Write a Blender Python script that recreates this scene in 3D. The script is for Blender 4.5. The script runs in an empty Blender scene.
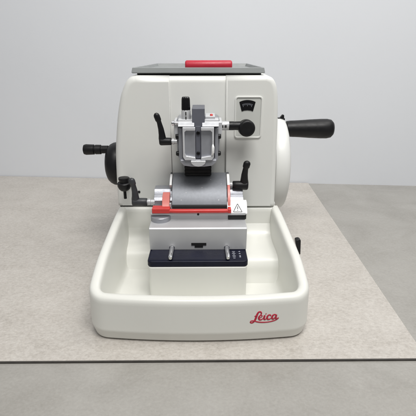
import bpy, bmesh, math, random
from mathutils import Vector, Matrix
random.seed(4)
R = math.radians
S = 0.00083            # one drawing unit in metres
C = bpy.context.scene.collection
scn = bpy.context.scene

# ------------------------------------------------------------------ camera
cam = bpy.data.cameras.new("camera")
cam.sensor_width = 36.0
cam.sensor_fit = 'HORIZONTAL'
cam.lens = 36.0 * 400.0 / 416.0
cam.clip_start = 0.02
cam.clip_end = 50.0
camo = bpy.data.objects.new("camera", cam)
C.objects.link(camo)
camo.location = (7 * S, -691 * S, 395 * S)
camo.rotation_euler = (R(90 - 22.05), 0, R(-0.55))
scn.camera = camo

# ------------------------------------------------------------------ world: dim even indoor bounce, brighter above
world = bpy.data.worlds.new("World")
scn.world = world
world.use_nodes = True
wn, wl = world.node_tree.nodes, world.node_tree.links
bg = wn["Background"]
tc = wn.new("ShaderNodeTexCoord")
sep = wn.new("ShaderNodeSeparateXYZ")
ramp = wn.new("ShaderNodeValToRGB")
mr = wn.new("ShaderNodeMapRange")
wl.new(tc.outputs["Generated"], sep.inputs[0])
wl.new(sep.outputs["Z"], mr.inputs["Value"])
mr.inputs["From Min"].default_value = -1
mr.inputs["From Max"].default_value = 1
wl.new(mr.outputs[0], ramp.inputs[0])
ramp.color_ramp.elements[0].position = 0.35
ramp.color_ramp.elements[0].color = (0.22, 0.22, 0.215, 1)
ramp.color_ramp.elements[1].position = 0.8
ramp.color_ramp.elements[1].color = (0.80, 0.81, 0.82, 1)
wl.new(ramp.outputs[0], bg.inputs["Color"])
bg.inputs["Strength"].default_value = 0.44

# ------------------------------------------------------------------ lamps: ceiling panels
def area(name, loc, target, sx, sy, power, col=(1, 0.985, 0.96)):
    l = bpy.data.lights.new(name, 'AREA')
    l.shape = 'RECTANGLE'; l.size = sx; l.size_y = sy
    l.energy = power; l.color = col
    o = bpy.data.objects.new(name, l)
    C.objects.link(o)
    o.location = loc
    d = Vector(target) - Vector(loc)
    o.rotation_euler = d.to_track_quat('-Z', 'Y').to_euler()
    return o
area("ceiling_panel_light", (0.16, -0.66, 1.45), (0.02, 0.05, 0.1), 0.8, 0.45, 19)
area("ceiling_panel_light", (0.8, 0.0, 1.75), (0.0, 0.1, 0.1), 0.5, 0.9, 8)

scn.view_settings.view_transform = 'Standard'
scn.view_settings.look = 'None'
scn.view_settings.exposure = 0.0
scn.view_settings.gamma = 1.0

# ------------------------------------------------------------------ materials
def mat(name, col, rough=0.4, metal=0.0, var=0.04, scale=40.0, bump=0.0, bscale=400.0,
        rvar=0.08, coat=0.0, spec=0.5):
    m = bpy.data.materials.new(name)
    m.use_nodes = True
    n, l = m.node_tree.nodes, m.node_tree.links
    b = n["Principled BSDF"]
    b.inputs["Metallic"].default_value = metal
    b.inputs["Specular IOR Level"].default_value = spec
    b.inputs["Coat Weight"].default_value = coat
    t = n.new("ShaderNodeTexCoord")
    nz = n.new("ShaderNodeTexNoise")
    nz.inputs["Scale"].default_value = scale
    nz.inputs["Detail"].default_value = 6
    l.new(t.outputs["Object"], nz.inputs["Vector"])
    r = n.new("ShaderNodeValToRGB")
    r.color_ramp.elements[0].position = 0.3
    r.color_ramp.elements[1].position = 0.7
    r.color_ramp.elements[0].color = tuple(c * (1 - var) for c in col) + (1,)
    r.color_ramp.elements[1].color = tuple(min(1, c * (1 + var)) for c in col) + (1,)
    l.new(nz.outputs["Fac"], r.inputs[0])
    l.new(r.outputs[0], b.inputs["Base Color"])
    mp = n.new("ShaderNodeMapRange")
    mp.inputs["From Min"].default_value = 0.3
    mp.inputs["From Max"].default_value = 0.7
    mp.inputs["To Min"].default_value = max(0.02, rough - rvar)
    mp.inputs["To Max"].default_value = min(1, rough + rvar)
    n2 = n.new("ShaderNodeTexNoise")
    n2.inputs["Scale"].default_value = scale * 2.3
    n2.inputs["Detail"].default_value = 5
    l.new(t.outputs["Object"], n2.inputs["Vector"])
    l.new(n2.outputs["Fac"], mp.inputs["Value"])
    l.new(mp.outputs[0], b.inputs["Roughness"])
    if bump:
        n3 = n.new("ShaderNodeTexNoise")
        n3.inputs["Scale"].default_value = bscale
        n3.inputs["Detail"].default_value = 3
        l.new(t.outputs["Object"], n3.inputs["Vector"])
        bp = n.new("ShaderNodeBump")
        bp.inputs["Strength"].default_value = bump
        bp.inputs["Distance"].default_value = 0.001
        l.new(n3.outputs["Fac"], bp.inputs["Height"])
        l.new(bp.outputs[0], b.inputs["Normal"])
    return m

M = {}
M['white'] = mat('white_enamel', (0.75, 0.755, 0.725), 0.38, var=0.015, scale=9, bump=0.06, bscale=900)
M['tub'] = mat('white_moulded_tray', (0.73, 0.73, 0.685), 0.36, var=0.02, scale=11, bump=0.05, bscale=900)
M['wheel'] = mat('white_wheel', (0.71, 0.715, 0.695), 0.42, var=0.015, scale=9)
M['black'] = mat('black_plastic', (0.007, 0.007, 0.008), 0.4, var=0.2, scale=60, bump=0.12, bscale=1500, spec=0.33)
M['black_gloss'] = mat('glossy_black', (0.006, 0.006, 0.007), 0.24, var=0.1, scale=40, spec=0.35)
M['grey_lever'] = mat('worn_dark_grey', (0.035, 0.037, 0.042), 0.4, var=0.2, scale=90, bump=0.1, bscale=1500)
M['void'] = mat('black_bellows_and_hole', (0.006, 0.006, 0.007), 0.7, var=0.1)
M['navy'] = mat('navy_anodised', (0.0035, 0.0045, 0.017), 0.36, metal=0.0, var=0.2, scale=60, rvar=0.04, spec=0.3)
M['silver'] = mat('brushed_silver', (0.56, 0.565, 0.575), 0.34, metal=0.3, var=0.03, scale=30, rvar=0.03)
M['alu'] = mat('grey_aluminium', (0.37, 0.38, 0.415), 0.36, metal=0.5, var=0.07, scale=60, bump=0.08, bscale=1200)
M['alu_light'] = mat('light_aluminium', (0.72, 0.73, 0.755), 0.32, metal=0.4, var=0.05, scale=60)
M['steel_plate'] = mat('dark_steel_plate', (0.20, 0.21, 0.23), 0.48, metal=0.4, var=0.06, scale=260, rvar=0.012)
M['chrome'] = mat('chrome', (0.8, 0.8, 0.82), 0.16, metal=1.0, var=0.03)
M['slate'] = mat('slate_grey_plastic', (0.115, 0.12, 0.145), 0.45, var=0.05, scale=60)
M['red'] = mat('red_plastic', (0.58, 0.040, 0.036), 0.34, var=0.06, scale=60)
M['red_bar'] = mat('soft_red_plastic', (0.50, 0.022, 0.045), 0.42, var=0.08, scale=70, bump=0.1, bscale=700)
M['red_glare'] = mat('red_plastic_glare', (0.66, 0.20, 0.17), 0.35, var=0.05)  # glare on the red guard, put into the colour
M['white_and_glare'] = mat('white_plastic_and_glare', (0.86, 0.86, 0.86), 0.35, var=0.02)  # white plastic; also painted glare on the guard arms and jaw
M['logo'] = mat('red_logo_ink', (0.50, 0.012, 0.045), 0.4, var=0.03)
M['ink'] = mat('black_ink', (0.03, 0.03, 0.03), 0.5, var=0.05)
M['print'] = mat('white_print', (0.42, 0.44, 0.50), 0.5, var=0.2, scale=300)
M['tray'] = mat('grey_tray_plastic', (0.27, 0.285, 0.285), 0.42, var=0.04, scale=30, bump=0.08, bscale=900)
M['rubber_and_shade'] = mat('dark_rubber_and_shade', (0.02, 0.02, 0.02), 0.7)  # rubber of the feet; also dark pieces standing in for shade
M['edge'] = mat('dark_slab_edge', (0.05, 0.045, 0.04), 0.6, var=0.25, scale=60)
M['panel'] = mat('dial_panel_grey', (0.60, 0.61, 0.58), 0.42, var=0.02)

def stone(name, cols, scale1, scale2, rough, stretch=(1, 1, 1), bump=0.05, fine=0.5, spec=0.5, fleck=0.0):
    m = bpy.data.materials.new(name); m.use_nodes = True
    n, l = m.node_tree.nodes, m.node_tree.links
    b = n["Principled BSDF"]
    b.inputs["Roughness"].default_value = rough
    b.inputs["Specular IOR Level"].default_value = spec
    t = n.new("ShaderNodeTexCoord")
    mp = n.new("ShaderNodeMapping"); mp.inputs["Scale"].default_value = stretch
    l.new(t.outputs["Object"], mp.inputs["Vector"])
    a = n.new("ShaderNodeTexNoise"); a.inputs["Scale"].default_value = scale1
    a.inputs["Detail"].default_value = 8; a.inputs["Roughness"].default_value = 0.62
    a.inputs["Distortion"].default_value = 0.6
    c = n.new("ShaderNodeTexNoise"); c.inputs["Scale"].default_value = scale2
    c.inputs["Detail"].default_value = 8; c.inputs["Roughness"].default_value = 0.7
    l.new(mp.outputs[0], a.inputs["Vector"]); l.new(mp.outputs[0], c.inputs["Vector"])
    mx = n.new("ShaderNodeMix"); mx.inputs["Factor"].default_value = fine
    l.new(a.outputs["Fac"], mx.inputs[2]); l.new(c.outputs["Fac"], mx.inputs[3])
    r = n.new("ShaderNodeValToRGB")
    e = r.color_ramp.elements
    e[0].position = 0.32; e[0].color = cols[0] + (1,)
    e[1].position = 0.68; e[1].color = cols[-1] + (1,)
    for k, cc in enumerate(cols[1:-1]):
        q = e.new(0.32 + 0.36 * (k + 1) / (len(cols) - 1)); q.color = cc + (1,)
    l.new(mx.outputs[0], r.inputs[0])
    vz = n.new("ShaderNodeTexVoronoi"); vz.inputs["Scale"].default_value = scale2 * 1.9
    l.new(t.outputs["Object"], vz.inputs["Vector"])
    hs = n.new("ShaderNodeSeparateColor"); l.new(vz.outputs["Color"], hs.inputs[0])
    fl = n.new("ShaderNodeMapRange")
    fl.inputs["From Min"].default_value = 0.0; fl.inputs["From Max"].default_value = 1.0
    fl.inputs["To Min"].default_value = 1 - fleck; fl.inputs["To Max"].default_value = 1 + fleck
    l.new(hs.outputs[0], fl.inputs["Value"])
    mm = n.new("ShaderNodeVectorMath"); mm.operation = 'SCALE'
    l.new(r.outputs[0], mm.inputs[0]); l.new(fl.outputs[0], mm.inputs["Scale"])
    l.new(mm.outputs[0], b.inputs["Base Color"])
    bp = n.new("ShaderNodeBump"); bp.inputs["Strength"].default_value = bump
    bp.inputs["Distance"].default_value = 0.001
    l.new(c.outputs["Fac"], bp.inputs["Height"]); l.new(bp.outputs[0], b.inputs["Normal"])
    return m
M['slab'] = stone('beige_stone', [(0.38, 0.35, 0.312), (0.50, 0.468, 0.428), (0.58, 0.552, 0.512)], 20, 260, 0.34, (0.8, 1.2, 1), 0.08, 0.68, fleck=0.045)
M['table'] = stone('grey_cloudy_top', [(0.275, 0.262, 0.237), (0.335, 0.322, 0.296), (0.39, 0.377, 0.35)], 11, 300, 0.20, (0.9, 1.1, 1), 0.03, 0.4, fleck=0.02)
M['wall'] = stone('pale_wall_paint', [(0.735, 0.755, 0.79), (0.76, 0.78, 0.815), (0.775, 0.795, 0.83)], 2.0, 350, 0.62, (1, 1, 1), 0.10, 0.45, 0.35)

# ------------------------------------------------------------------ mesh helpers (drawing units)
def V(*a): return Vector(a)
def box(bm, x0, x1, y0, y1, z0, z1):
    vs = [bm.verts.new((x, y, z)) for x in (x0, x1) for y in (y0, y1) for z in (z0, z1)]
    for f in ((0, 1, 3, 2), (4, 6, 7, 5), (0, 4, 5, 1), (2, 3, 7, 6), (0, 2, 6, 4), (1, 5, 7, 3)):
        bm.faces.new([vs[i] for i in f])
def frame(d):
    d = d.normalized()
    u = d.orthogonal().normalized()
    return d, u, d.cross(u).normalized()
def lathe(bm, o, d, prof, seg=40, closed=False):
    """prof: (t, r) along axis d from o; ends are capped"""
    o = Vector(o); d, u, w = frame(Vector(d))
    rings = []
    for t, r in prof:
        rings.append([bm.verts.new(o + d * t + (u * math.cos(2 * math.pi * k / seg) + w * math.sin(2 * math.pi * k / seg)) * r) for k in range(seg)])
    for a, b in zip(rings, rings[1:]):
        for k in range(seg):
            bm.faces.new((a[k], a[(k + 1) % seg], b[(k + 1) % seg], b[k]))
    bm.faces.new(rings[0][::-1]); bm.faces.new(rings[-1])
def cyl(bm, p0, p1, r0, r1=None, seg=32):
    p0, p1 = Vector(p0), Vector(p1)
    lathe(bm, p0, p1 - p0, [(0, r0), ((p1 - p0).length, r0 if r1 is None else r1)], seg)
def prism(bm, poly, axis, a, b):
    """poly in the two other axes (x: (y,z); y: (x,z); z: (x,y))"""
    def P(p, t):
        return {'x': (t, p[0], p[1]), 'y': (p[0], t, p[1]), 'z': (p[0], p[1], t)}[axis]
    A = [bm.verts.new(P(p, a)) for p in poly]; B = [bm.verts.new(P(p, b)) for p in poly]
    n = len(poly)
    for k in range(n):
        bm.faces.new((A[k], A[(k + 1) % n], B[(k + 1) % n], B[k]))
    bm.faces.new(A[::-1]); bm.faces.new(B)
def tube(bm, pts, radii, seg=16, flat=1.0, flat_dir=None):
    """swept rounded bar; flat squashes it along flat_dir"""
    pts = [Vector(p) for p in pts]
    rings = []
    fd = Vector(flat_dir).normalized() if flat_dir else None
    for i, p in enumerate(pts):
        t = (pts[min(i + 1, len(pts) - 1)] - pts[max(i - 1, 0)]).normalized()
        if fd: u = (fd - t * fd.dot(t)).normalized()
        else: u = t.orthogonal().normalized() if i == 0 else (rings_u - t * rings_u.dot(t)).normalized()
        rings_u = u
        w = t.cross(u)
        r = radii[i]
        rings.append([bm.verts.new(p + u * math.cos(2 * math.pi * k / seg) * r * flat + w * math.sin(2 * math.pi * k / seg) * r) for k in range(seg)])
    for a, b in zip(rings, rings[1:]):
        for k in range(seg):
            bm.faces.new((a[k], a[(k + 1) % seg], b[(k + 1) % seg], b[k]))
    bm.faces.new(rings[0][::-1]); bm.faces.new(rings[-1])
def catmull(pts, n=8, closed=False):
    out = []
    N = len(pts)
    for i in range(N if closed else N - 1):
        g = (lambda k: pts[k % N]) if closed else (lambda k: pts[max(0, min(N - 1, k))])
        p0, p1, p2, p3 = [Vector(g(i + k)) for k in (-1, 0, 1, 2)]
        for s in range(n):
            t = s / n
            out.append(0.5 * ((2 * p1) + (p2 - p0) * t + (2 * p0 - 5 * p1 + 4 * p2 - p3) * t * t + (3 * p1 - p0 - 3 * p2 + p3) * t ** 3))
    if not closed: out.append(Vector(pts[-1]))
    return out
def rrect(x0, x1, y0, y1, r, n=6):
    out = []
    for cx, cy, a in ((x1 - r, y1 - r, 0), (x0 + r, y1 - r, 90), (x0 + r, y0 + r, 180), (x1 - r, y0 + r, 270)):
        for k in range(n + 1):
            t = R(a + 90 * k / n)
            out.append((cx + r * math.cos(t), cy + r * math.sin(t)))
    return out

def obj(name, bm, m, parent=None, bevel=0, seg=3, sharp=32, angle=32, weight=None):
    bmesh.ops.recalc_face_normals(bm, faces=bm.faces)
    for v in bm.verts: v.co *= S
    me = bpy.data.meshes.new(name)
    bm.to_mesh(me); bm.free()
    me.materials.append(M[m] if isinstance(m, str) else m)
    o = bpy.data.objects.new(name, me)
    C.objects.link(o)
    for p in me.polygons: p.use_smooth = True
    if bevel:
        b = o.modifiers.new('bevel', 'BEVEL')
        b.width = bevel * S; b.segments = seg
        b.limit_method = 'ANGLE'; b.angle_limit = R(angle)
        b.harden_normals = True
        if weight:                                # bevel each edge by its own weight (0..1)
            b.limit_method = 'WEIGHT'
            at = me.attributes.new('bevel_weight_edge', 'FLOAT', 'EDGE')
            for e in me.edges:
                p, q = me.vertices[e.vertices[0]].co / S, me.vertices[e.vertices[1]].co / S
                at.data[e.index].value = weight(p, q)
    else:
        me.set_sharp_from_angle(angle=R(sharp))
    if parent: o.parent = parent
    return o
def thing(name, label, cat, loc=(0, 0, 0)):
    o = bpy.data.objects.new(name, None)
    C.objects.link(o); o.location = loc
    o.empty_display_size = 0.05
    o['label'] = label; o['category'] = cat
    return o
def tag(o, label, cat):
    o['label'] = label; o['category'] = cat
    return o
B = bmesh.new

# ------------------------------------------------------------------ the setting
bm = B(); box(bm, -1500, 1500, 0, 40, -500, 1500)
wall = obj('wall', bm, 'wall'); wall['kind'] = 'structure'
wall.location = (0, 520 * S, 0); wall.rotation_euler = (0, 0, R(-4.6))
bm = B(); box(bm, -1300, 1300, -700, 640, -40, -3.2)
tab = obj('table', bm, 'table', bevel=2)
tag(tab, 'grey cloudy stone topped table the beige slab lies on', 'table')
sl = thing('stone_slab', 'thin beige mottled stone slab with a dark front edge under the microtome', 'slab', (0, 0, -3.1 * S))
bm = B(); prism(bm, [(-900, -264.5), (310, -264.5), (330, 489), (-900, 590)], 'z', 0.0, 3.1)
obj('slab_top', bm, 'slab', sl, bevel=0.5, seg=2)
bm = B(); box(bm, -900, 310.5, -266.4, -264.7, 0.1, 2.6)
obj('edge_strip', bm, 'edge', sl)

# ------------------------------------------------------------------ the microtome
mic = thing('microtome', 'white rotary microtome with black crank handles and silver specimen clamp above a deep front tray', 'microtome')

# --- base with waste tray (a lofted tub)
def half_left(y):
    pts = [(-235, -160), (-190, -161.5), (-150, -161), (-100, -159), (0, -155.5), (60, -154)]
    for (a, b), (c, d) in zip(pts, pts[1:]):
        if y <= c: return b + (d - b) * (y - a) / (c - a)
    return -154
def half_right(y):
    pts = [(-235, 159), (-190, 160), (-150, 159), (-100, 155), (0, 149), (60, 148)]
    for (a, b), (c, d) in zip(pts, pts[1:]):
        if y <= c: return b + (d - b) * (y - a) / (c - a)
    return 148
def y_front(x): return -235 + 10 * (x / 150) ** 2
RZ = [(-250, 72.5), (-225, 73), (-208, 76.5), (-190, 82.5), (-170, 89), (-150, 94.5), (-125, 100), (-100, 104.5), (-60, 111), (-20, 116.5), (0, 117.5), (60, 117.5)]
def rimz(y):
    for (a, b), (c, d) in zip(RZ, RZ[1:]):
        if y <= c: return b + (d - b) * (y - a) / (c - a)
    return 117.5
loop = []
RC = 32
yb = 14
N1 = 26
yfl, yfr = y_front(-132), y_front(130)
for k in range(N1 + 1):                       # left side, back to front
    y = yb + (yfl + RC - yb) * k / N1
    loop.append((half_left(y), y))
xl, xr = half_left(yfl + RC), half_right(yfr + RC)
for k in range(1, 14):                        # left front corner
    t = R(180 + 90 * k / 14)
    loop.append((xl + RC + RC * math.cos(t), yfl + RC + RC * math.sin(t)))
for k in range(0, 41):
    x = (xl + RC) + (xr - xl - 2 * RC) * k / 40
    loop.append((x, y_front(x)))
for k in range(1, 14):
    t = R(270 + 90 * k / 14)
    loop.append((xr - RC + RC * math.cos(t), yfr + RC + RC * math.sin(t)))
for k in range(N1 + 1):
    y = yfr + RC + (yb - yfr - RC) * k / N1
    loop.append((half_right(y), y))
for k in range(1, 20):
    loop.append((half_right(yb) + (half_left(yb) - half_right(yb)) * k / 20, yb))
LOOP = [Vector((a, b, 0)) for a, b in loop]
def offset(ins):
    n = len(LOOP); out = []
    for i in range(n):
        p0, p1, p2 = LOOP[i - 1], LOOP[i], LOOP[(i + 1) % n]
        def nrm(a, b):
            d = (b - a).normalized()
            return Vector((-d.y, d.x, 0))
        n1, n2 = nrm(p0, p1), nrm(p1, p2)
        m = (n1 + n2) / max(0.35, 1 + n1.dot(n2))
        out.append(p1 + m * ins)
    return out
FLOOR = 17.0
def rings():
    yield 7, lambda y: 3.2
    yield 4.4, lambda y: 3.6
    yield 1.0, lambda y: 16.0
    yield 0.0, lambda y: 19.0
    yield 0.2, lambda y: 21.5
    yield 1.6, lambda y: rimz(y) - 11
    yield 2.0, lambda y: rimz(y) - 7
    yield 3.2, lambda y: rimz(y) - 3.2
    yield 5.6, lambda y: rimz(y) - 0.9
    yield 9.0, lambda y: rimz(y)
    yield 13.6, lambda y: rimz(y) - 0.1
    yield 16.2, lambda y: rimz(y) - 1.4
    yield 17.8, lambda y: rimz(y) - 4.2
    yield 18.6, lambda y: rimz(y) - 9
    yield 21.5, lambda y: FLOOR + 13
    yield 23.0, lambda y: FLOOR + 7
    yield 25.5, lambda y: FLOOR + 2.4
    yield 29.0, lambda y: FLOOR
LOOPF = offset(29.0)
bm = B(); prev = None; first = None
for ins, zf in rings():
    off = offset(ins)
    cur = [bm.verts.new((p.x, p.y, zf(LOOP[i].y))) for i, p in enumerate(off)]
    if prev:
        for k in range(len(cur)):
            bm.faces.new((prev[k], prev[(k + 1) % len(cur)], cur[(k + 1) % len(cur)], cur[k]))
    else: first = cur
    prev = cur
# floor: rings shrinking to the middle, so no long triangles
for k in (0.75, 0.5, 0.25, 0.05):
    cur = [bm.verts.new((-4 + (LOOPF[i].x + 4) * k, -100 + (LOOPF[i].y + 100) * k, FLOOR)) for i in range(len(LOOPF))]
    for i in range(len(cur)):
        bm.faces.new((prev[i], prev[(i + 1) % len(cur)], cur[(i + 1) % len(cur)], cur[i]))
    prev = cur
bm.faces.new(prev); bm.faces.new(first[::-1])
base = obj('waste_tray', bm, 'tub', mic, sharp=50)
bm = B(); prism(bm, [(p.x, p.y) for p in offset(11)], 'z', 0.05, 3.6)
obj('contact_shade_plinth', bm, 'rubber_and_shade', mic)  # dark plinth painted as the contact shadow along the bottom
# pedestal and side shelf inside the tray, rear base block
bm = B(); prism(bm, rrect(-81, 73.5, -147, -4, 5), 'z', FLOOR - 2, 74.6)
obj('pedestal', bm, 'tub', base, bevel=1.6)
bm = B()
def shelf_profile(pts):
    return [(-4, FLOOR - 2)] + [(p.x, p.y) for p in catmull([Vector((a, b, 0)) for a, b in pts], 8)]
prism(bm, shelf_profile([(-104, FLOOR - 2), (-97, 30), (-92, 46), (-82, 56.5), (-62, 60.5), (-36, 63), (-18, 70), (-4, 88)]), 'x', 70, 140)
obj('shelf', bm, 'tub', base, sharp=60)
bm = B()
prism(bm, shelf_profile([(-56, FLOOR - 2), (-50, 28), (-43, 41), (-33, 49), (-20, 55), (-10, 66), (-4, 84)]), 'x', -150, -80)
obj('shelf', bm, 'tub', base, sharp=60)
bm = B(); prism(bm, rrect(-152, 143, 14.6, 345, 12), 'z', 3, 117.6)
obj('rear_base', bm, 'white', mic, bevel=3)
for fx, fy in ((-120, -190), (118, -190), (-120, 310), (115, 310)):
    bm = B(); cyl(bm, (fx, fy, 0), (fx, fy, 5), 13, 14)
    obj('foot', bm, 'rubber_and_shade', mic)

# script lettering on the tray front
def face_y(x, z):
    t = min(1, max(0, (z - 22.5) / (62 - 22.5)))
    return y_front(x) + 0.2 + 1.4 * t - 0.06
def lx(u): return 90.6 + (u - 205) * 0.1137
def lz(v): return 43.4 - (v - 128) * 0.1137 * 1.08
strokes = [
    ([(152, 100), (163, 74), (148, 54), (124, 62), (106, 100), (94, 142), (78, 176), (52, 196), (31, 188), (42, 170), (74, 170), (110, 184), (165, 194), (240, 196), (310, 186), (356, 170), (384, 146)],
     [7, 9, 10, 11, 13, 13, 11, 9, 8, 7, 7, 8, 8, 7, 7, 6, 4]),
    ([(78, 112), (100, 102), (118, 104)], [4, 6, 4]),
    ([(130, 140), (160, 128), (174, 110), (158, 98), (140, 112), (133, 138), (146, 158), (168, 156), (192, 136)], [5, 5, 6, 7, 10, 12, 10, 7, 4]),
    ([(206, 102), (200, 128), (199, 150), (212, 158), (234, 138)], [11, 12, 11, 8, 4]),
    ([(218, 80), (222, 86)], [10, 9]),
    ([(276, 118), (277, 104), (258, 100), (240, 118), (237, 142), (250, 158), (272, 154), (296, 136)], [8, 8, 8, 11, 12, 10, 7, 4]),
    ([(350, 106), (326, 99), (304, 114), (298, 140), (310, 158), (330, 146), (346, 116)], [7, 8, 11, 12, 10, 7, 6]),
    ([(352, 102), (346, 128), (346, 150), (358, 158), (380, 142)], [11, 12, 11, 8, 4]),
]
bm = B()
off = 0.10
for pts, wd in strokes:
    sm = catmull([(a, b, w) for (a, b), w in zip(pts, wd)], 8)
    pr = None
    for i, p in enumerate(sm):
        a, c = sm[max(0, i - 1)], sm[min(len(sm) - 1, i + 1)]
        t = Vector((c.x - a.x, c.y - a.y)).normalized(); nn = Vector((-t.y, t.x))
        w = p.z * 0.98
        o2 = off + 0.25 * i / len(sm)
        cur = []
        for sgn in (1, -1):
            x, z = lx(p.x + nn.x * w * sgn), lz(p.y + nn.y * w * sgn)
            cur.append(bm.verts.new((x, face_y(x, z) - o2, z)))
        if pr: bm.faces.new((pr[0], pr[1], cur[1], cur[0]))
        pr = cur
    off += 0.035
logo = obj('logo', bm, 'logo', base)
sol = logo.modifiers.new('thick', 'SOLIDIFY'); sol.thickness = 0.08 * S

# --- housing
LW = [(-154, 119.6), (-153.2, 165), (-151, 215), (-147, 250), (-141.5, 285), (-134.5, 315), (-128, 331), (-121.5, 342), (-114, 348), (-105, 350)]
RW = [(137, 119.6), (136.2, 170), (134.8, 225), (133.8, 270), (132, 305), (129.6, 326), (126, 338.5), (119.5, 346.5), (110, 350)]
bm = B()
lw = [(p.x, p.y) for p in catmull([Vector((a, b, 0)) for a, b in LW], 5)]
rw = [(p.x, p.y) for p in catmull([Vector((a, b, 0)) for a, b in RW], 5)]
prism(bm, lw + [(-50.3, 350), (-50.3, 119.6)], 'y', 0, 330)
def wing_weight(seam, yfront, wseam):
    def f(p, q):
        if abs(p.y - yfront) > 0.01 or abs(q.y - yfront) > 0.01: return 0.0
        if abs(p.x - seam) < 0.01 and abs(q.x - seam) < 0.01: return wseam
        if min(p.z, q.z) < 119.7 and abs(p.z - q.z) < 0.01: return 0.12
        return 1.0
    return f
hous = obj('housing', bm, 'white', mic, bevel=11, seg=7, weight=wing_weight(-50.3, 0, 0.09))
bm = B()
fp = [(1.6, 119.6)] + [(12.6 - 11 * math.cos(R(a)), 338.4 + 11 * math.sin(R(a))) for a in range(0, 91, 10)] + [(330, 349.4), (330, 119.6)]
prism(bm, fp, 'x', -50.28, 43.58)
obj('front_panel', bm, 'white', hous, sharp=25)
bm = B(); prism(bm, rw + [(43.6, 350), (43.6, 119.6)], 'y', -4.5, 330)
rightw = obj('side_cover', bm, 'white', mic, bevel=11, seg=7, weight=wing_weight(43.6, -4.5, 0.3))
# dark strip coloured as the shade in the gap between housing and tray
bm = B(); box(bm, -150, 134, 3.5, 320, 117.2, 120.2)
obj('joint_shade', bm, 'rubber_and_shade', mic)
# dial panel with window
bm = B(); prism(bm, rrect(60.3, 103.6, 249, 316, 4), 'y', -5.0, -4.0)
dp = obj('dial_panel', bm, 'panel', rightw, bevel=0.6, seg=2)
bm = B()
fr_o = rrect(58.6, 105.3, 247.3, 317.7, 5.5); fr_i = rrect(61.2, 102.7, 249.8, 315.2, 3.2)
def ringprism(bm, A, Bp, y0, y1):
    n = len(A)
    q = [[bm.verts.new((p[0], y, p[1])) for p in poly] for poly, y in ((A, y1), (A, y0), (Bp, y0), (Bp, y1))]
    for a, b in ((0, 1), (1, 2), (2, 3)):
        for k in range(n):
            bm.faces.new((q[a][k], q[a][(k + 1) % n], q[b][(k + 1) % n], q[b][k]))
ringprism(bm, fr_o, fr_i, -6.5, -4.3)
obj('panel_frame', bm, 'white', rightw, bevel=0.8, seg=2)
arc = []
for k in range(13):
    t = R(62 + 56 * k / 12); arc.append((79.6 + 29 * math.cos(t), 284.0 + 27.5 * math.sin(t)))
low = [(70.4, 292.8), (74.5, 294.3), (79.8, 294.8), (85.2, 294.3), (89.4, 292.8)]
bm = B(); prism(bm, arc + low, 'y', -5.9, -4.9)
dw = obj('dial_window', bm, 'black_gloss', rightw, bevel=0.25, seg=1)
bm = B()
for k in range(11):
    t = R(68 + 44 * k / 10); r0 = 19.5 if k % 5 else 17.5
    for_r = (r0, 22.5)
    c, s = math.cos(t), math.sin(t)
    a = Vector((79.6 + c * for_r[0], -6.05, 284 + s * for_r[0])); b = Vector((79.6 + c * for_r[1], -6.05, 284 + s * for_r[1]))
    nn = Vector((-s, 0, c)) * 0.16
    bm.faces.new([bm.verts.new(v) for v in (a + nn, a - nn, b - nn, b + nn)])
obj('dial_scale', bm, 'print', rightw)

# --- handwheel with crank handle (right), axis along x
bm = B()
lathe(bm, (139, 120, 167), (1, 0, 0), [(0, 20), (0.5, 88), (3, 92.5), (7, 94), (20, 94), (26, 92.5), (29.5, 89), (32, 82), (34, 60), (35, 30), (36, 18), (42, 16)], 96)
hw = obj('handwheel', bm, 'wheel', mic, sharp=40)
bm = B()
lathe(bm, (172, 122, 239), (1, 0, 0), [(0, 12), (2, 15.5), (8, 16.2), (25, 16.9), (50, 18.6), (72, 19.6), (84, 19.6), (92, 18), (96.5, 13.5), (98.5, 6)], 48)
obj('crank_handle', bm, 'black', hw, sharp=40)
bm = B()
box(bm, 154, 168, 112, 126, 258, 261.5); prism(bm, [(158, 261), (167, 261), (166.5, 267.5), (163.5, 268)], 'y', 115, 123)
obj('lock_latch', bm, 'black', hw, bevel=0.7)

# --- coarse feed wheel (left)
bm = B()
lathe(bm, (-153, 60, 184), (-1, 0, 0), [(0, 30), (0.6, 38), (2.5, 40.8), (6, 41.5), (13, 40.5), (19, 37.5), (23.5, 33), (26.5, 26), (28, 14), (28.5, 6)], 72)
cw = obj('coarse_feed_wheel', bm, 'black', mic, sharp=40)
bm = B()
lathe(bm, (-176, 60, 212), (-1, 0, 0), [(0, 7.5), (13, 7.5), (14, 9), (24, 9.2), (24.8, 8), (26, 8), (27, 9.6), (42, 10.2), (46, 9), (47.5, 5)], 40)
obj('crank_handle', bm, 'black', cw, sharp=40)

# --- fork lever knob at the left of the housing
bm = B()
lathe(bm, (-130.5, -38, 163), (0, 0, 1), [(0, 4), (1, 6.5), (4, 9.5), (9, 11.6), (14, 11.8), (15.5, 10.6), (16, 8.2), (18, 8.4), (22, 9.4), (24, 9.0), (24.8, 6)], 36)
lathe(bm, (-130.5, -38, 149), (0, 0, 1), [(0, 2.6), (14.5, 2.6)], 16)
cyl(bm, (-130.5, -38, 170), (-130.5, 4, 170), 5.5)
obj('locking_knob', bm, 'black', mic, sharp=40)
bm = B(); lathe(bm, (-112.5, 0.4, 147.6), (0, -1, 0), [(0, 2.4), (1.2, 2.4), (2, 1.6)], 16)
obj('cover_screw', bm, 'black', hous)
# lever outside the right tray wall
bm = B()
prism(bm, [(176, 47), (179.5, 47), (177.8, 76), (174, 77.5), (168.5, 76), (169, 70)], 'y', -58, -46)
cyl(bm, (146, -52, 52), (177, -52, 52), 3)
obj('brake_lever', bm, 'black', mic, bevel=2)

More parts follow.
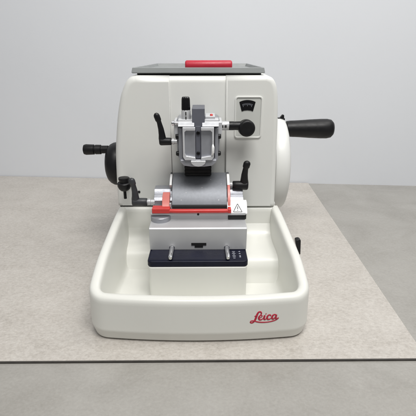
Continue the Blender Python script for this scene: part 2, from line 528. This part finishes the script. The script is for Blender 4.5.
# --- clamping levers
def clamp_lever(hub0, hub1, r, tip, m, shaft0, rs):
    hub0, hub1, tip, shaft0 = Vector(hub0), Vector(hub1), Vector(tip), Vector(shaft0)
    bm = B(); d = (hub1 - hub0).normalized(); L = (hub1 - hub0).length
    lathe(bm, hub0, d, [(0, r * 0.82), (1, r * 0.95), (L * 0.35, r), (L - 3, r * 1.05), (L - 1, r * 0.95), (L, r * 0.7)], 32)
    root = hub1 - d * r * 0.85
    v = tip - root; ln = v.length; u = v.normalized()
    pts, rad = [], []
    for t, k in ((0.0, 0.95), (0.12, 0.98), (0.25, 0.86), (0.45, 0.74), (0.66, 0.62), (0.72, 0.62), (0.76, 0.78), (0.9, 0.8), (0.96, 0.66), (1.0, 0.3)):
        bend = math.sin(t * math.pi) * ln * 0.05
        pts.append(root + v * t + d * bend * -1); rad.append(r * k)
    tube(bm, pts, rad, 20, 0.8, (0, 1, 0))
    o = obj('clamp_lever', bm, m, mic, sharp=45)
    bm = B(); sd = hub0 - shaft0
    lathe(bm, shaft0, sd, [(0, rs), (sd.length * 0.5, rs), (sd.length * 0.55, rs * 1.25), (sd.length * 0.85, rs * 1.25), (sd.length * 0.9, rs), (sd.length + 1, rs)], 28)
    obj('lever_shaft', bm, 'silver', o, sharp=40)
    return o
lv = clamp_lever((-46, -46, 251), (-66, -46, 251), 6.2, (-69.5, -50, 297), 'black', (-37, -46, 251), 4.0)
lv = clamp_lever((-91, -50, 147), (-117, -50, 147), 7.0, (-115.5, -54, 191), 'grey_lever', (-78, -50, 147), 4.6)
lv['label'] = 'worn dark grey clamp lever at the left of the knife holder'
lv = clamp_lever((56, -32, 171), (83, -32, 170), 7.6, (80.5, -36, 215), 'black', (46, -32, 173), 3.8)

# --- specimen head
bm = B()
prism(bm, [(-38.5, 283), (-35, 287), (29, 287), (33, 283), (32, 226), (27, 218), (18, 212.5), (-24, 212.5), (-33, 218), (-37.5, 226)], 'y', -42, 0)
head = obj('specimen_head', bm, 'alu', mic, bevel=1.6)
for x0, x1, xi in ((-34, -8.5, -8.5), (3.8, 30, 3.8)):
    bm = B(); prism(bm, [(-64, 278), (-64, 279.2), (-56, 284.6), (-56, 287.2), (-38, 288), (-38, 278)], 'x', x0, x1)
    obj('shoulder', bm, 'alu_light', head, bevel=0.7)
for x0, x1 in ((-41.5, -35), (29.5, 36)):
    bm = B(); prism(bm, [(-46, 262), (-46, 282), (-38, 284), (-12, 284), (-12, 262)], 'x', x0, x1)
    obj('side_lug', bm, 'alu_light', head, bevel=1.2)
def jaw(x0, x1, out):
    bm = B()
    # tapered plate with raised outer rib and a foot
    xo, xi = (x0, x1) if out < 0 else (x1, x0)
    prism(bm, [(xo, 277), (xi, 277), (xi, 226), (xo - out * 0.5, 226), (xo, 231)], 'y', -62, -40)
    obj('jaw', bm, 'alu', head, bevel=0.8)
    w = 3.2 * out
    bm = B()
    prism(bm, [(xo, 277.4), (xi, 277.4), (xi, 272.5), (xo - w * 1.8, 272.5), (xo - w, 270), (xo - w, 236), (xo - w * 1.6, 232), (xi, 229.5), (xi, 225), (xo - w, 225), (xo, 230)], 'y', -67.5, -61.5)
    obj('jaw_rib', bm, 'alu_light', head, bevel=0.9)
jaw(-27, -7, -1); jaw(2, 22.5, 1)
bm = B(); box(bm, -6.6, 1.6, -59, -40, 226, 278)
obj('centre_channel', bm, 'slate', head, bevel=0.6)
bm = B(); box(bm, -34, -28, -55, -40, 222, 274)
obj('guide_rail', bm, 'alu', head, bevel=1.2)
bm = B(); box(bm, 24, 29.5, -55, -40, 222, 274)
obj('guide_rail', bm, 'alu', head, bevel=1.2)
bm = B()
prism(bm, [(-32, 225), (27, 225), (27, 221), (20, 214.5), (8, 213), (-14, 213), (-26, 214.5), (-32, 221)], 'y', -64, -42)
obj('lower_yoke', bm, 'alu', head, bevel=1.8)
bm = B()
prism(bm, [(-2.6 + 12 * math.cos(R(a)), 224.6 + 9.5 * math.sin(R(a))) for a in range(180, 361, 12)], 'y', -70.5, -63.5)
obj('swivel_disc', bm, 'alu_light', head, bevel=0.9)
for sx, sz, r, dy in ((-2.6, 267.5, 3.0, -61.2), (-2.6, 234.5, 3.0, -61.2), (-19.0, 264.6, 4.0, -59.4), (14.8, 264.4, 4.0, -59.4)):
    bm = B(); lathe(bm, (sx, dy + 4, sz), (0, -1, 0), [(0, r), (3.3, r), (4, r * 0.8), (4.05, r * 0.5), (2.8, r * 0.45)], 20)
    obj('screw', bm, 'black' if r < 3.5 else 'grey_lever', head)
bm = B(); tube(bm, [(20.7, -68, 250), (21, -69.5, 247), (20.8, -69.5, 238), (19.5, -68, 234)], [1.5, 2.3, 2.3, 1.4], 12)
obj('jaw_highlight', bm, 'white_and_glare', head)  # white piece added as the bright highlight on the right jaw's chamfer
for sx, d in ((-36, -1), (31, 1)):
    for z in (231, 259):
        bm = B(); lathe(bm, (sx - d * 3, -46, z), (d, 0, 0), [(0, 4), (5, 4), (6.4, 3)], 18)
        obj('grub_screw', bm, 'black', head)
bm = B(); lathe(bm, (-34, -48, 281), (-1, 0, 0), [(0, 2.4), (6, 2.4), (7, 4.2), (10, 4.2), (11, 3)], 20)
obj('set_screw', bm, 'chrome', head)
# black capped feed screw
bm = B(); lathe(bm, (-21.8, -45, 284), (0, 0, 1), [(0, 8.2), (1, 8.2), (2, 7.4), (16, 7.4), (17.5, 6.6)], 36)
fs = obj('feed_screw', bm, 'silver', head)
bm = B(); box(bm, -22.6, -20.8, -53, -52, 287, 292); box(bm, -22.6, -20.8, -53, -52, 294, 299)
obj('screw_mark', bm, 'ink', head)
bm = B()
seg = 60
ringsv = []
for z, k in ((301, 1.0), (303, 1.03), (317, 0.97), (320, 0.9), (321.4, 0.72)):
    ringsv.append([bm.verts.new((-21.8 + (6.9 - 0.5 * (i % 5 in (0, 1))) * k * math.cos(2 * math.pi * i / seg), -45 + (6.9 - 0.5 * (i % 5 in (0, 1))) * k * math.sin(2 * math.pi * i / seg), z)) for i in range(seg)])
for a, b in zip(ringsv, ringsv[1:]):
    for i in range(seg): bm.faces.new((a[i], a[(i + 1) % seg], b[(i + 1) % seg], b[i]))
bm.faces.new(ringsv[0][::-1]); bm.faces.new(ringsv[-1])
obj('screw_cap', bm, 'black_gloss', head, sharp=25)
# slate wedge and right block
bm = B(); prism(bm, [(-12, 305), (8, 305), (8, 284), (2, 273), (-6, 273), (-12, 284)], 'y', -58, -14)
obj('orientation_wedge', bm, 'slate', head, bevel=0.8)
bm = B(); box(bm, 8.6, 24.5, -52, -20, 286, 292.4)
obj('index_block', bm, 'alu_light', head, bevel=0.8)
bm = B(); lathe(bm, (18.6, -46, 292), (0, 0, 1), [(0, 2.4), (2, 2.3), (3, 1.4)], 18)
obj('index_dot', bm, 'red', head)
# adjusting knob at the right
bm = B(); lathe(bm, (24, -30, 273.5), (1, 0, 0), [(0, 9), (4, 9), (5, 7.6), (23, 7.6), (24, 7)], 36)
obj('adjusting_shaft', bm, 'silver', head, sharp=40)
bm = B()
for x in (35, 40.5): box(bm, x, x + 3.2, -38.2, -37.2, 271.4, 275.6)
obj('shaft_mark', bm, 'ink', head)
bm = B()
lathe(bm, (47, -30, 273.2), (1, 0, 0), [(0, 6.2), (0.6, 7.2), (8, 7.2), (9, 6.9), (20, 7.2)], 36)
# rounded knob facing forward
lathe(bm, (76, -22, 269), (0.08, -1, 0.06), [(0, 9), (1, 12.6), (3, 13.9), (14, 13.7), (16.5, 13), (17.8, 11.6), (18.2, 9.5), (18.0, 6)], 48)
obj('adjusting_knob', bm, 'black', head, sharp=40)
# dark bellows behind and below the head
bm = B(); box(bm, -26.5, 18.5, -24, 3, 185.5, 214)
for z in range(187, 212, 6): box(bm, -27.3, 19.3, -25.5, 3.1, z, z + 3)
obj('bellows', bm, 'void', mic, bevel=0.6)

# --- knife holder base
bm = B()
prism(bm, rrect(-82.5, 75, -146, -40, 7), 'z', 74.8, 84.6)
bp_ = obj('base_plate', bm, 'navy', mic, bevel=1.6)
bm = B()
rp = [(-62, 84.3), (-142, 84.3), (-142, 84.9)]
for k in range(9):
    y = -141.5 + 4.2 * k; rp += [(y, 85.2), (y + 2.6, 85.2), (y + 3.0, 84.75), (y + 3.8, 84.75)]
rp += [(-62, 84.9)]
prism(bm, rp, 'x', -79, 47)
obj('ribbed_top', bm, 'navy', bp_, sharp=20)
bm = B()
rows = [(-128, 5.2, 1), (-124.5, 2.8, 0), (-121, 5.6, 1), (-117.5, 3.4, 0), (-131.8, 4.6, 1), (-136, 3.4, 0), (-114, 5.0, 1)]
for y, w, big in rows:
    box(bm, 54 - w / 2, 54 + w / 2, y - 0.5, y + 0.5, 84.4, 84.75)
    if big: 
        box(bm, 62, 64.8, y - 0.9, y + 0.3, 84.4, 84.75)
        box(bm, 63.6, 64.2, y - 1.6, y + 1.6, 84.4, 84.8)
obj('scale_marking', bm, 'print', bp_)
bm = B()
prism(bm, [(-108, 85), (-108, 122), (-106, 124.2), (-74, 124.2), (-74, 133.4), (-79, 133.8), (-79, 138.2), (-46, 138.2), (-20, 138.2), (-20, 85)], 'x', -82.5, 75.5)
kb = obj('knife_holder_base', bm, 'silver', mic, bevel=0.9)
bm = B(); prism(bm, [(-14.6, 97.6), (9.8, 97.6), (9.8, 93.2), (4.4, 93.2), (4.4, 89.4), (-9.2, 89.4), (-9.2, 93.2), (-14.6, 93.2)], 'y', -108.8, -104)
obj('slot', bm, 'void', kb)
bm = B(); lathe(bm, (-3.5, -78.6, 135.8), (0, -1, 0), [(0, 1.9), (0.7, 1.9)], 16)
obj('lip_hole', bm, 'void', kb)  # dark disc painted as the shade inside a small hole
for rx in (-46.2, 43.4):
    bm = B(); lathe(bm, (rx, -107, 89.6), (0, -1, 0), [(0, 4.4), (2, 4.4), (2.2, 3.4), (36, 3.4), (37.5, 2.4)], 24)
    obj('clamp_rod', bm, 'chrome', kb, sharp=40)
bm = B(); lathe(bm, (-66.5, -73, 124.4), (0, 0, 1), [(0, 16.5), (7.2, 16.5), (8, 15.8)], 64)
obj('turntable', bm, 'alu', kb, sharp=40)
# cross rail with grooves
prof = [(-52, 138.6), (-52, 150), (-50, 152), (-48, 150), (-45, 153.5), (-43, 151.5), (-40, 156), (-38, 154), (-34, 161), (-31, 164), (-12, 164), (-12, 138.6)]
bm = B(); prism(bm, prof, 'x', -80, 74)
obj('cross_rail', bm, 'alu', kb, bevel=0.4, seg=2)
# warning label block
bm = B(); prism(bm, [(-78, 134.8), (-78, 137.2), (-64, 151.2), (-54, 152), (-54, 138.6), (-66, 138.6), (-66, 134.8)], 'x', 45, 78.5)
lb = obj('label_block', bm, 'white_and_glare', kb, bevel=0.8)
bm = B(); box(bm, 46.5, 77, -76, -60, 125, 135)
obj('label_block_shade', bm, 'rubber_and_shade', kb, bevel=0.8)  # dark block put in as the black shadow under the label block
def on_slope(x, t, off=0.18):                     # t 0..1 up the sloping front of the label block
    y = -78 + 14 * t; z = 137.2 + 14 * t
    return Vector((x, y - off * 0.707, z + off * 0.707))
bm = B()
def stroke3(a, b, w, off):
    (ax, at), (bx, bt) = a, b
    L = 19.8
    d = Vector((bx - ax, (bt - at) * L)).normalized(); n = Vector((-d.y, d.x)) * w / 2
    bm.faces.new([bm.verts.new(on_slope(x + sx * n.x, t + sx * n.y / L, off)) for x, t, sx in ((ax, at, 1), (ax, at, -1), (bx, bt, -1), (bx, bt, 1))])
stroke3((55.2, 0.12), (69.8, 0.12), 1.1, 0.15)
stroke3((55.2, 0.12), (62.5, 0.86), 1.1, 0.2)
stroke3((69.8, 0.12), (62.5, 0.86), 1.1, 0.25)
stroke3((62.5, 0.62), (62.5, 0.36), 1.3, 0.15)
stroke3((62.5, 0.29), (62.5, 0.21), 1.3, 0.15)
obj('warning_triangle', bm, 'ink', lb)

# --- knife holder with curved pressure plate and red guard
A0, A1 = Vector((-67, 147)), Vector((-9, 187))
ch = A1 - A0; nrm = Vector((-ch.y, ch.x)).normalized()
def arcpt(t, off):  # cylindrical cover seen from the operator's side
    s = 4 * t * (1 - t)
    p = A0 + ch * t + nrm * (8.5 * s + off)
    return p
outer = [arcpt(k / 20, 0) for k in range(21)]; inner = [arcpt(k / 20, -4.5) for k in range(20, -1, -1)]
bm = B(); prism(bm, [(p.x, p.y) for p in outer + inner], 'x', -47.8, 45)
kh = obj('pressure_plate', bm, 'steel_plate', mic, bevel=0.8, seg=2, angle=40)
bm = B(); prism(bm, [(-70, 142.5), (-70, 147), (-66.5, 148.2), (-60, 143)], 'x', -47.2, 44.6)
obj('plate_lip', bm, 'rubber_and_shade', kh, bevel=0.4)
bm = B(); prism(bm, [(-66, 138.7), (-62, 146), (-16, 178), (-6, 178), (-6, 138.7)], 'x', -46.5, 43.5)
obj('holder_block', bm, 'silver', kh, bevel=0.8)
for px_, py_, fr in ((-24, 0.30, 0.8), (3, 0.44, 0.6), (31, 0.12, 0.9), (-32, 0.12, 0.7), (18, 0.7, 0.6), (-8, 0.86, 0.8), (36, 0.55, 0.5)):
    bm = B(); p = arcpt(py_, 0.0)
    lathe(bm, (px_, p.x, p.y - 0.1), (0, nrm.x, nrm.y), [(0, fr), (0.3, fr * 0.6)], 7)
    obj('wax_fleck', bm, 'white_and_glare', kh)
bm = B()
tube(bm, [(-52, -79, 142.2), (-40, -80, 142.2), (40, -80, 142.2), (49, -79, 142.2)], [3.3, 3.6, 3.6, 3.3], 18)
box(bm, -79.5, -50, -82, -66, 138.6, 147)
side = [arcpt(k / 10, 1.5) for k in range(0, 6)] + [arcpt(k / 10, -6.5) for k in range(5, -1, -1)]
prism(bm, [(-83, 139), (-83, 146), (-70, 146), (-70, 139)], 'x', 45.9, 51.2)
gd = obj('knife_guard', bm, 'red', mic, bevel=1.0)
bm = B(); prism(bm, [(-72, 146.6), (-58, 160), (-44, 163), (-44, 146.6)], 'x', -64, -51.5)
obj('guard_bracket', bm, 'red_glare', gd, bevel=1.0)  # pinkish tone paints the glare on the sloping red guard
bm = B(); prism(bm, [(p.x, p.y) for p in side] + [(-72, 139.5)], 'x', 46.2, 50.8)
obj('guard_bracket', bm, 'red_glare', gd, bevel=0.8)
tipl = [arcpt(k / 10, 1.6) for k in range(5, 10)] + [arcpt(k / 10, -6) for k in range(9, 4, -1)]
for x0, x1 in ((-52.6, -48.6), (46.0, 50.6)):
    bm = B(); prism(bm, [(p.x, p.y) for p in tipl], 'x', x0, x1)
    obj('guard_arm', bm, 'white_and_glare', gd, bevel=0.8)  # upper arms of the red guard, overexposed glare painted white
for x0, x1 in ((-52.2, -48.8), (45.8, 50.2)):
    bm = B(); p = arcpt(0.95, -2); lathe(bm, (x0, p.x, p.y), (1, 0, 0), [(0, 3.4), (x1 - x0, 3.4)], 20)
    obj('pivot_pin', bm, 'grey_lever', gd)
bm = B(); box(bm, -51.6, -48.3, -71, -66, 145, 152)
obj('latch_spring', bm, 'silver', gd, bevel=0.6)

# ------------------------------------------------------------------ storage tray on top, and the red bar lying in it
st = thing('storage_tray', 'flat grey tray with a raised front lip on top of the white housing', 'tray', (0, 0, 350.2 * S))
def rel(bm, dz):
    for v in bm.verts: v.co.z -= dz
    return bm
bm = B(); prism(bm, rrect(-106, 104, 16, 176, 6), 'z', 350.3, 353.2)
obj('dark_underlayer', rel(bm, 350.2), 'rubber_and_shade', st)  # dark layer between tray and housing top
bm = B()
prof = [((-112, 6), (108, 6), (100, 182), (-92, 182))]
def tray_ring(ins, z):
    return [bm.verts.new(v) for v in ((-113 + ins, 6 + ins, z), (108.5 - ins, 6 + ins, z), (98 - ins, 182 - ins, z), (-92 + ins, 182 - ins, z))]
rs = [tray_ring(1.5, 353), tray_ring(0, 354), tray_ring(1.8, 362), tray_ring(4.2, 362), tray_ring(6.5, 356.5)]
for a, b in zip(rs, rs[1:]):
    for k in range(4): bm.faces.new((a[k], a[(k + 1) % 4], b[(k + 1) % 4], b[k]))
bm.faces.new(rs[0][::-1]); bm.faces.new(rs[-1])
obj('tray_shell', rel(bm, 350.2), 'tray', st, bevel=0.7, seg=2)
bm = B()
lathe(bm, (-25, 34, 364.6), (1, 0, 0), [(0, 5.6), (1, 7.2), (3, 8), (77, 8), (79, 7.2), (80, 5.6)], 40)
bar = obj('red_bar', bm, 'red_bar', None, sharp=40)
tag(bar, 'short round red plastic bar lying in the grey tray on top', 'bar')
